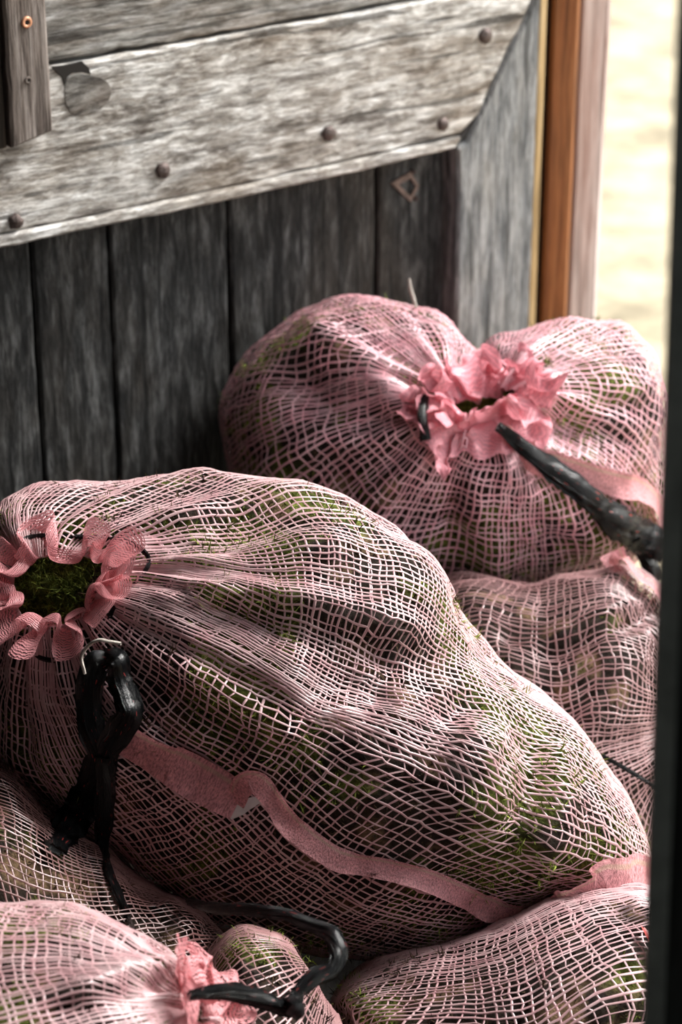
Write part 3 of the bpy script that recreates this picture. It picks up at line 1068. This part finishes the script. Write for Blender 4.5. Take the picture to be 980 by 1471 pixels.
def tube(pts, rad, sides=8, ridges=0.18, twist=6.0, flat=1.0, nr=None, seed=0):
    """a crinkled strand: ridged, slightly flattened, twisting"""
    n = len(pts)
    T = norm(np.gradient(pts, axis=0))
    ref = nr if nr is not None else np.broadcast_to(-FWD, pts.shape)
    B = norm(np.cross(T, ref))
    Nn = norm(np.cross(B, T))
    a = np.linspace(0, 2 * np.pi, sides, endpoint=False)
    L = np.concatenate([[0], np.cumsum(np.linalg.norm(np.diff(pts, axis=0), axis=1))])
    rad = np.interp(np.linspace(0, 1, n), np.linspace(0, 1, len(rad)), rad) if np.ndim(rad) else np.full(n, rad)
    V = np.zeros((n, sides, 3))
    for j, aj in enumerate(a):
        rr = rad * (1 + ridges * np.where(j % 2, 1, -1) + 0.22 * vnoise(np.stack([L * 80, np.full(n, aj * 1.3), np.full(n, seed)], -1), 1, seed))
        an = aj + twist * L
        V[:, j] = pts + B * (rr * np.cos(an) * flat)[:, None] + Nn * (rr * np.sin(an) / flat)[:, None]
    F = grid_faces(n, sides, True)
    caps = np.array([list(range(sides)), [(n - 1) * sides + k for k in range(sides)][::-1]])
    uv = np.stack([np.repeat(L / 0.3, sides), np.tile(np.arange(sides) / sides, n)], -1)
    return V.reshape(-1, 3), [F, caps], uv

def strand(sk, name, path, rad, mat=None, n=120, lift=0.006, parent=None, sides=10, ridges=0.18, twist=6.0, flat=1.0, seed=0, pts=None, **props):
    if pts is None:
        pts, nr = trace(sk, path, n, lift)
    else:
        pts = catmull(pts, n)
        nr = None
    V, F, uv = tube(pts, rad, sides, ridges, twist, flat, nr, seed)
    me = make_mesh(name, V + sk['inv'], F, uv=uv)
    return link(name, me, mat or M_CORD, parent or sk['root'], **props)

def ruffle(sk, name, mat, height, flare, wave, lobes, curl=0.0, rows=12, up=None, seed=0, pw=0.8, crumple=0.0, irregular=1.2, **props):
    """the gathered hem standing round the mouth of a sack"""
    ring = sk['X'][0]
    M0 = ring.mean(0)
    nrm_ = norm(np.cross(ring[len(ring) // 3] - ring[0], ring[2 * len(ring) // 3] - ring[0]))
    if nrm_ @ (M0 - sk['body'].C) < 0:
        nrm_ = -nrm_
    if up is not None:
        nrm_ = norm(nrm_ + np.array(up))
    n = 480
    idx = np.linspace(0, len(ring), n, endpoint=False)
    k = idx.astype(int)
    f = (idx - k)[:, None]
    base = ring[k] * (1 - f) + ring[(k + 1) % len(ring)] * f
    ker = np.ones(15) / 15
    base = np.stack([np.convolve(np.concatenate([base[-7:, i], base[:, i], base[:7, i]]), ker, 'valid') for i in range(3)], -1)
    rad = base - M0
    rad = norm(rad - (rad @ nrm_)[:, None] * nrm_)
    tan = np.cross(nrm_, rad)
    th = 2 * np.pi * np.arange(n) / n
    circ = np.stack([np.cos(th), np.sin(th), np.full(n, seed * 3.1)], -1)
    ph = lobes * th + irregular * 2.2 * vnoise(circ, 1.6, seed + 1)
    amp = 1 + 0.55 * vnoise(circ, 2.6, seed + 2)
    hgt = 1 + 0.35 * vnoise(circ, 2.2, seed + 3)
    V = np.zeros((rows, n, 3))
    for i, h in enumerate(np.linspace(0, 1, rows)):
        e = h ** pw
        V[i] = (base + nrm_ * (height * hgt * (h - 0.25 * h * h))[:, None]
                + rad * (flare * h ** 1.6 * hgt + wave * amp * e * np.sin(ph))[:, None]
                - tan * (curl * amp * e * np.sin(2 * ph) + curl * 0.6 * e * np.cos(ph * 0.5 + 1))[:, None]
                + nrm_ * (wave * 0.35 * e * np.cos(1.5 * ph + 0.7))[:, None])
    if crumple:
        hh = np.linspace(0, 1, rows)[:, None]
        for ax in range(3):
            V[..., ax] += crumple * np.minimum(1, hh * 2) * (fbm(V, 38.0, seed * 7 + ax, 2))
    uv = np.stack([np.broadcast_to(th / 6.2832 * 4, (rows, n)), np.broadcast_to(np.linspace(0, 1, rows)[:, None], (rows, n))], -1).reshape(-1, 2)
    me = make_mesh(name, V.reshape(-1, 3) + sk['inv'], grid_faces(rows, n, True), uv=uv)
    return link(name, me, mat, sk['root'], **props), M0, nrm_, base

# ---------------- bodies
A = Body([(0, 700), (40, 685), (110, 677), (230, 675), (330, 690), (430, 697), (520, 735), (600, 788), (655, 860), (700, 930), (770, 992),
          (850, 1082), (910, 1162), (940, 1232), (925, 1275), (850, 1272), (735, 1312), (640, 1352), (560, 1368), (430, 1358), (300, 1312), (200, 1262),
          (120, 1205), (60, 1150), (0, 1095), (-45, 1010), (-60, 880), (-45, 770)],
         (440, 1010), 2.47, 0.20, 0.17, (100, 832), (925, 1240), False, smooth=3)
B = Body([(322, 640), (318, 590), (328, 560), (348, 520), (385, 478), (430, 448), (500, 433), (570, 433), (625, 456), (662, 492), (690, 506), (720, 482),
          (780, 461), (830, 456), (890, 472), (930, 520), (952, 600), (955, 700), (950, 765), (905, 812), (820, 850), (690, 872), (500, 880), (390, 850), (335, 760)],
         (645, 655), 2.99, 0.20, 0.16, (672, 596), (650, 700), False, smooth=3)
Cb = Body([(640, 830), (760, 838), (880, 800), (960, 850), (985, 960), (990, 1100), (970, 1250), (900, 1340), (760, 1360), (640, 1300), (580, 1150), (580, 950)],
          (800, 1070), 2.80, 0.18, 0.16, (1015, 1010), (590, 1080), False)
E = Body([(0, 1300), (60, 1303), (130, 1312), (190, 1337), (238, 1374), (270, 1400), (296, 1440), (318, 1480), (350, 1600), (360, 1760), (320, 1900),
          (200, 2020), (40, 2080), (-120, 2040), (-240, 1900), (-290, 1700), (-260, 1500), (-160, 1370), (-70, 1310)],
         (40, 1670), 2.06, 0.17, 0.16, (286, 1440), (-250, 1800), False)
D = Body([(-60, 1085), (10, 1112), (60, 1150), (140, 1210), (220, 1262), (300, 1310), (345, 1352), (360, 1450), (330, 1600), (240, 1720), (80, 1780), (-120, 1740),
          (-260, 1600), (-300, 1400), (-240, 1200), (-150, 1100)],
         (40, 1420), 2.36, 0.17, 0.17, (-270, 1500), (350, 1360), False)
F = Body([(292, 1400), (310, 1360), (345, 1333), (400, 1345), (445, 1378), (478, 1430), (498, 1480), (510, 1580), (480, 1700), (390, 1760), (280, 1720), (250, 1600), (265, 1480)],
         (380, 1540), 2.26, 0.14, 0.15, (300, 1660), (470, 1400), False, False)
G = Body([(455, 1480), (480, 1410), (560, 1378), (640, 1356), (720, 1322), (790, 1292), (870, 1278), (935, 1275), (985, 1320), (985, 1430), (975, 1580), (900, 1690), (740, 1720),
          (560, 1690), (470, 1600)],
         (760, 1500), 2.36, 0.17, 0.17, (985, 1430), (485, 1560), False, False)

A.pushers = []
B.pushers = [A]
Cb.pushers = [A, B]
E.pushers = []
F.pushers = [A, E]
D.pushers = [A, E, F]
G.pushers = [A, F]

cfgA = dict(nu=190, cell=0.0087, s0=-2.45, s1=2.55, squash=0.38, seed=1, und=0.010, fine=0.003, gather=0.009, gather_len=0.8, gather_n=14, tufts=11000, green=0.02,
            wu=0.0018, ws=0.0020, mouth_sink=0.014,
            creases=[([(235, 862), (330, 850), (430, 868), (520, 892), (620, 925)], 15, 0.014),
                     ([(250, 893), (350, 890), (450, 915), (540, 945), (640, 962)], 26, -0.009),
                     ([(190, 930), (300, 985), (380, 1035), (440, 1065)], 14, 0.012),
                     ([(200, 975), (290, 1030), (380, 1075)], 26, -0.009),
                     ([(140, 775), (240, 735), (340, 712), (440, 712)], 18, 0.012),
                     ([(170, 790), (280, 770), (400, 745), (520, 762)], 24, -0.007),
                     ([(150, 800), (300, 800), (420, 790), (530, 812)], 16, 0.010),
                     ([(500, 985)], 45, -0.013), ([(600, 850)], 70, 0.016), ([(470, 790)], 60, 0.012),
                     ([(520, 900), (565, 960), (540, 1020)], 20, -0.012),
                     ([(650, 1060), (720, 1090)], 40, 0.014), ([(690, 1000), (640, 1040)], 22, -0.010),
                     ([(765, 1050), (770, 1130), (735, 1230)], 22, -0.012),
                     ([(790, 1060), (810, 1150), (780, 1250)], 24, 0.009),
                     ([(345, 1112), (430, 1040), (520, 1000)], 14, 0.008),
                     ([(180, 1060), (350, 1150), (440, 1200), (600, 1255), (740, 1300)], 26, -0.006)])
cfgB = dict(nu=158, cell=0.0104, s0=-2.5, s1=1.6, seed=2, und=0.012, fine=0.003, gather=0.012, gather_len=1.0, gather_n=12, tufts=6000, green=-0.1,
            wu=0.0021, ws=0.0022, mat=M_NETP, mouth_sink=0.02,
            creases=[([(440, 470), (520, 530), (590, 580)], 22, 0.018), ([(400, 520), (480, 590), (560, 620)], 30, -0.016),
                     ([(350, 690), (470, 640), (590, 615)], 16, 0.014), ([(370, 740), (500, 690), (600, 650)], 20, -0.012),
                     ([(400, 800), (520, 730), (620, 650)], 16, 0.012),
                     ([(640, 780), (650, 700), (655, 650)], 20, -0.016), ([(720, 860), (690, 760), (670, 660)], 22, 0.012),
                     ([(870, 780), (800, 740), (700, 640)], 22, 0.012),
                     ([(760, 540), (840, 510), (910, 500)], 16, -0.012), ([(750, 575), (850, 570), (930, 560)], 14, 0.012),
                     ([(740, 610), (830, 615), (930, 640)], 16, -0.012), ([(690, 500), (685, 545)], 26, -0.03),
                     ([(740, 640), (850, 665), (935, 730)], 14, 0.014)])
cfgC = dict(nu=180, cell=0.0095, s0=-1.6, s1=1.6, seed=3, und=0.014, fine=0.004, tufts=3000, green=-1.1, wu=0.0016, ws=0.0018, mat=M_NET_HALFSHADE,
            creases=[([(700, 910), (800, 930), (950, 870)], 18, -0.014), ([(740, 930), (830, 905), (940, 850)], 12, 0.010)])
cfgE = dict(nu=170, cell=0.0088, s0=-2.9, s1=1.8, seed=4, mouth_sink=0.055, und=0.008, fine=0.003, gather=0.010, gather_len=0.7, gather_n=12, tufts=4000, green=0.15,
            wu=0.0020, ws=0.0021,
            creases=[([(90, 1440), (170, 1400), (250, 1390)], 18, 0.010), ([(60, 1460), (150, 1440), (240, 1430)], 16, -0.009)])
cfgD = dict(nu=190, cell=0.0090, s0=-1.8, s1=1.9, seed=5, und=0.010, fine=0.003, tufts=2500, green=-1.0, wu=0.0015, ws=0.0016, mat=M_NET_SHADE,
            creases=[([(230, 1290), (290, 1340)], 20, 0.01)])
cfgF = dict(nu=120, cell=0.0088, s0=-3.2, s1=1.6, seed=6, und=0.006, fine=0.003, tufts=1800, green=-0.05, wu=0.0016, ws=0.0016, gather=0.006, gather_n=9, mat=M_NET_HALFSHADE)
cfgG = dict(nu=200, cell=0.0090, s0=-2.0, s1=1.9, seed=7, und=0.008, fine=0.003, gather=0.006, gather_n=10, tufts=3500, green=-0.2, wu=0.0020, ws=0.0019)

sA = build_sack('A', A, cfgA, 'large pink net sack in the middle with an open ruffled mouth at its left end', 'green and brown moss filling the large middle sack')
sB = build_sack('B', B, cfgB, 'pink net sack leaning on the door stile, its tuft tied with long black cord', 'brown and green moss filling the sack against the door')
sC = build_sack('C', Cb, cfgC, 'net sack under the tied sack beside the door post, shade painted into its net', 'dark brown forest litter filling the shaded sack by the door post')
sE = build_sack('E', E, cfgE, 'sunlit pale pink net sack in the bottom left corner, black cord at its hem', 'moss filling the sunlit sack in the bottom left corner')
sD = build_sack('D', D, cfgD, 'dark shaded net sack under the left end of the large sack', 'dark moss filling the shaded sack on the left')
sF = build_sack('F', F, cfgF, 'small shaded net sack under the looped black cord at the bottom', 'moss filling the small sack under the looped cord')
sG = build_sack('G', G, cfgG, 'net sack in the bottom right corner with red and white scraps at its end', 'moss filling the sack in the bottom right corner')

# ---------------- mouth, seam and strings of the large sack
ruf, M0, MN, base = ruffle(sA, 'ruffle', M_BAND, 0.017, 0.022, 0.017, 12, 0.009, seed=3, pw=0.35, crumple=0.002)
seam_band(sA, 'seam_band', [(172, 1048), (225, 1080), (290, 1118), (345, 1150)], [0.034, 0.040, 0.042, 0.036], M_SEAM, 0.005, seed=2,
          label='flat wide stretch of pink seam tape')
seam_band(sA, 'seam_band', [(338, 1152), (360, 1112), (392, 1140), (425, 1185), (470, 1222), (530, 1240), (600, 1255), (660, 1278), (705, 1300), (742, 1302)],
          [0.020, 0.022, 0.020, 0.022, 0.021, 0.020, 0.020, 0.022, 0.026, 0.020], M_SEAM, 0.006, n=200, ripple=0.004, seed=5, label='narrow pink seam tape running to the bottom hem')
seam_band(sA, 'bottom_hem', [(730, 1304), (765, 1290), (800, 1272), (830, 1258), (865, 1252), (900, 1254), (936, 1262)],
          [0.008, 0.018, 0.018, 0.034, 0.046, 0.046, 0.036], M_SEAM, 0.014, n=200, rows=12, ripple=0.014, flap=0.012, seed=8, label='crumpled pink bottom hem')
seam_band(sA, 'paper_tag', [(331, 1174), (345, 1163), (362, 1152), (380, 1146)], [0.004, 0.011, 0.010, 0.004], M_WHITE, 0.002, n=40, rows=4, ripple=0.0003, flap=0.001, seed=9,
          label='small white tag under the seam tape')

ring_idx = np.linspace(0, len(sA['X'][0]) - 1, 14).astype(int)
ringp = sA['X'][3][np.append(ring_idx, ring_idx[0])]
strand(sA, 'drawstring', None, 0.0022, pts=ringp, n=160, sides=8, label='black plastic drawstring threaded round the mouth')
def at_depth(sk, pts, lift):
    out = []
    for (px, py) in pts:
        p, nn = hit(sk, px, py)
        out.append(p + nn * lift)
    return np.array(out)
tie = empty('tie', (0, 0, 0))
tie.parent = sA['root']
tie['label'] = 'glossy black plastic tie hanging from the mouth'
def a_strand(name, path, rad, lifts, **kw):
    pp = []
    for (q, lf) in zip(path, np.interp(np.linspace(0, 1, len(path)), np.linspace(0, 1, len(lifts)), lifts)):
        p = min((hit(k_, q[0], q[1], 9.0)[0] for k_ in (sA, sD, sE)), key=lambda v: (v - CAM) @ FWD)
        pp.append(p - ray(*q) * lf)
    return strand(sA, name, None, rad, pts=pp, parent=tie, **kw)
a_strand('strap', [(158, 948), (140, 952), (131, 975), (128, 1010), (130, 1045), (140, 1075), (148, 1100)], [0.004, 0.0075, 0.0075, 0.0075, 0.007, 0.0055, 0.0055], [0.016, 0.022, 0.018, 0.012], flat=1.5, ridges=0.22, twist=3, n=110, sides=18)
a_strand('strap', [(150, 940), (168, 950), (173, 975), (181, 1005), (186, 1025), (172, 1050), (155, 1078), (148, 1100)], [0.004, 0.006, 0.006, 0.007, 0.007, 0.007, 0.006, 0.006], [0.016, 0.026, 0.02, 0.012], flat=1.6, ridges=0.22, twist=4, n=110, sides=18, seed=4)
a_strand('strap_tail', [(150, 1085), (152, 1130), (150, 1170), (148, 1215), (156, 1250), (172, 1290), (186, 1322), (196, 1345)], [0.007, 0.0075, 0.007, 0.005, 0.0032, 0.003, 0.0025, 0.002], [0.014, 0.014, 0.012, 0.008, 0.006], flat=1.25, n=120, seed=7)
a_strand('strap_tail', [(148, 1085), (135, 1125), (115, 1165), (92, 1195), (78, 1220)], [0.008, 0.009, 0.009, 0.009, 0.007], [0.010, 0.008, 0.008], flat=1.5, n=70, sides=18, ridges=0.22, seed=8)
a_strand('string', [(122, 968), (117, 945), (126, 928), (142, 920), (158, 922), (174, 925)], 0.0015, [0.036, 0.040, 0.036], mat=M_STRING, n=60, twist=60, seed=2, label='off-white string loop at the tie')

# ---------------- tuft, hem and cord of the sack against the door
ruffle(sB, 'ruffle', M_BANDP, 0.048, 0.030, 0.016, 8, 0.008, up=(-0.1, -0.1, 0.7), seed=6, irregular=2.0, crumple=0.013, rows=18)
ruffle(sB, 'gathered_collar', M_BANDP, 0.010, 0.050, 0.010, 9, 0.006, seed=12, irregular=2.0, crumple=0.012, rows=16)
def b_strand(name, path, rad, lifts, **kw):
    pp = []
    last = None
    for (q, lf) in zip(path, np.interp(np.linspace(0, 1, len(path)), np.linspace(0, 1, len(lifts)), lifts)):
        p, nn = hit(sB, q[0], q[1], last)
        last = float((p - CAM) @ FWD)
        pp.append(p - ray(*q) * lf)
    return strand(sB, name, None, rad, pts=pp, **kw)
b_strand('cord', [(716, 612), (740, 632), (765, 652), (790, 672), (815, 690), (845, 715), (870, 735), (900, 758), (925, 772), (960, 790)],
         [0.004, 0.006, 0.007, 0.009, 0.009, 0.010, 0.011, 0.015, 0.014, 0.012], [0.03, 0.03, 0.03], n=240, ridges=0.16, twist=7, sides=18, flat=1.25, label='thick twisted black cord')
b_strand('cord', [(611, 562), (607, 585), (609, 610), (613, 632)], [0.0045, 0.006, 0.005, 0.006], [0.02, 0.02], n=40, seed=3, label='short black cord end at the tuft')
b_strand('cord', [(905, 770), (925, 790), (938, 815), (945, 835)], [0.012, 0.011, 0.009, 0.007], [0.03, 0.03], n=40, seed=5, label='black cord tail beside the post')
seam_band(sB, 'seam_band', [(720, 625), (765, 648), (830, 672), (895, 695), (940, 735), (950, 765)], [0.026, 0.034, 0.032, 0.030, 0.034, 0.028], M_SEAM, 0.010, n=120, ripple=0.004, seed=11,
          label='pink seam tape running under the black cord')
b_strand('loose_thread', [(598, 442), (594, 428), (590, 414), (588, 400)], [0.0018, 0.0022, 0.0022, 0.0012], [0.0, 0.0], mat=M_STRING, n=24, label='pale stray thread standing up')
seam_band(sC, 'seam_band', [(878, 792), (890, 815), (910, 838), (935, 855), (955, 880)], [0.030, 0.026, 0.024, 0.022, 0.018], M_SEAM, 0.010, n=80, ripple=0.003, seed=14)
def free_strand(sk, name, pts3, rad, **kw):
    return strand(sk, name, None, rad, pts=np.array(pts3), **kw)
free_strand(sC, 'cord', [P(850, 1078, 2.60), P(880, 1094, 2.60), P(905, 1108, 2.60), P(945, 1132, 2.59)], [0.002, 0.0022, 0.0025, 0.002], n=40, label='thin shiny black cord end')

# ---------------- sunlit corner sack
ruffle(sE, 'ruffle', M_BAND, 0.026, 0.034, 0.010, 9, 0.005, seed=9, pw=0.6, crumple=0.010, rows=16)
free_strand(sE, 'cord', [P(272, 1430, 1.97), P(300, 1425, 1.99), P(330, 1424, 2.0), P(365, 1432, 2.02), P(395, 1444, 2.03), P(418, 1448, 2.04), P(430, 1424, 2.05), P(452, 1404, 2.06),
                          P(478, 1392, 2.07), P(487, 1368, 2.08), P(476, 1342, 2.09), P(450, 1330, 2.10), P(415, 1316, 2.11), P(370, 1308, 2.13), P(310, 1305, 2.19), P(270, 1295, 2.3)],
            [0.003, 0.004, 0.005, 0.006, 0.0045, 0.006, 0.004, 0.0055, 0.005, 0.005, 0.006, 0.004, 0.004, 0.004, 0.004, 0.003], n=240, ridges=0.2, twist=14, sides=16, flat=1.3, seed=6, label='twisted black cord looping from the hem')
free_strand(sE, 'cord', [P(412, 1440, 2.04), P(425, 1452, 2.03), P(432, 1462, 2.03)], [0.007, 0.008, 0.004], n=24, seed=9, label='frayed black knot')

# ---------------- corner sack on the right: scraps at its end
seam_band(sG, 'red_scrap', [(918, 1340), (926, 1365), (936, 1392)], [0.006, 0.014, 0.008], M_RED, 0.008, n=24, rows=4, ripple=0.002, seed=4, label='bright red plastic scrap')
seam_band(sG, 'white_scrap', [(915, 1296), (930, 1310), (945, 1318)], [0.004, 0.010, 0.006], M_WHITE, 0.012, n=24, rows=4, ripple=0.006, seed=6, label='white torn scrap')
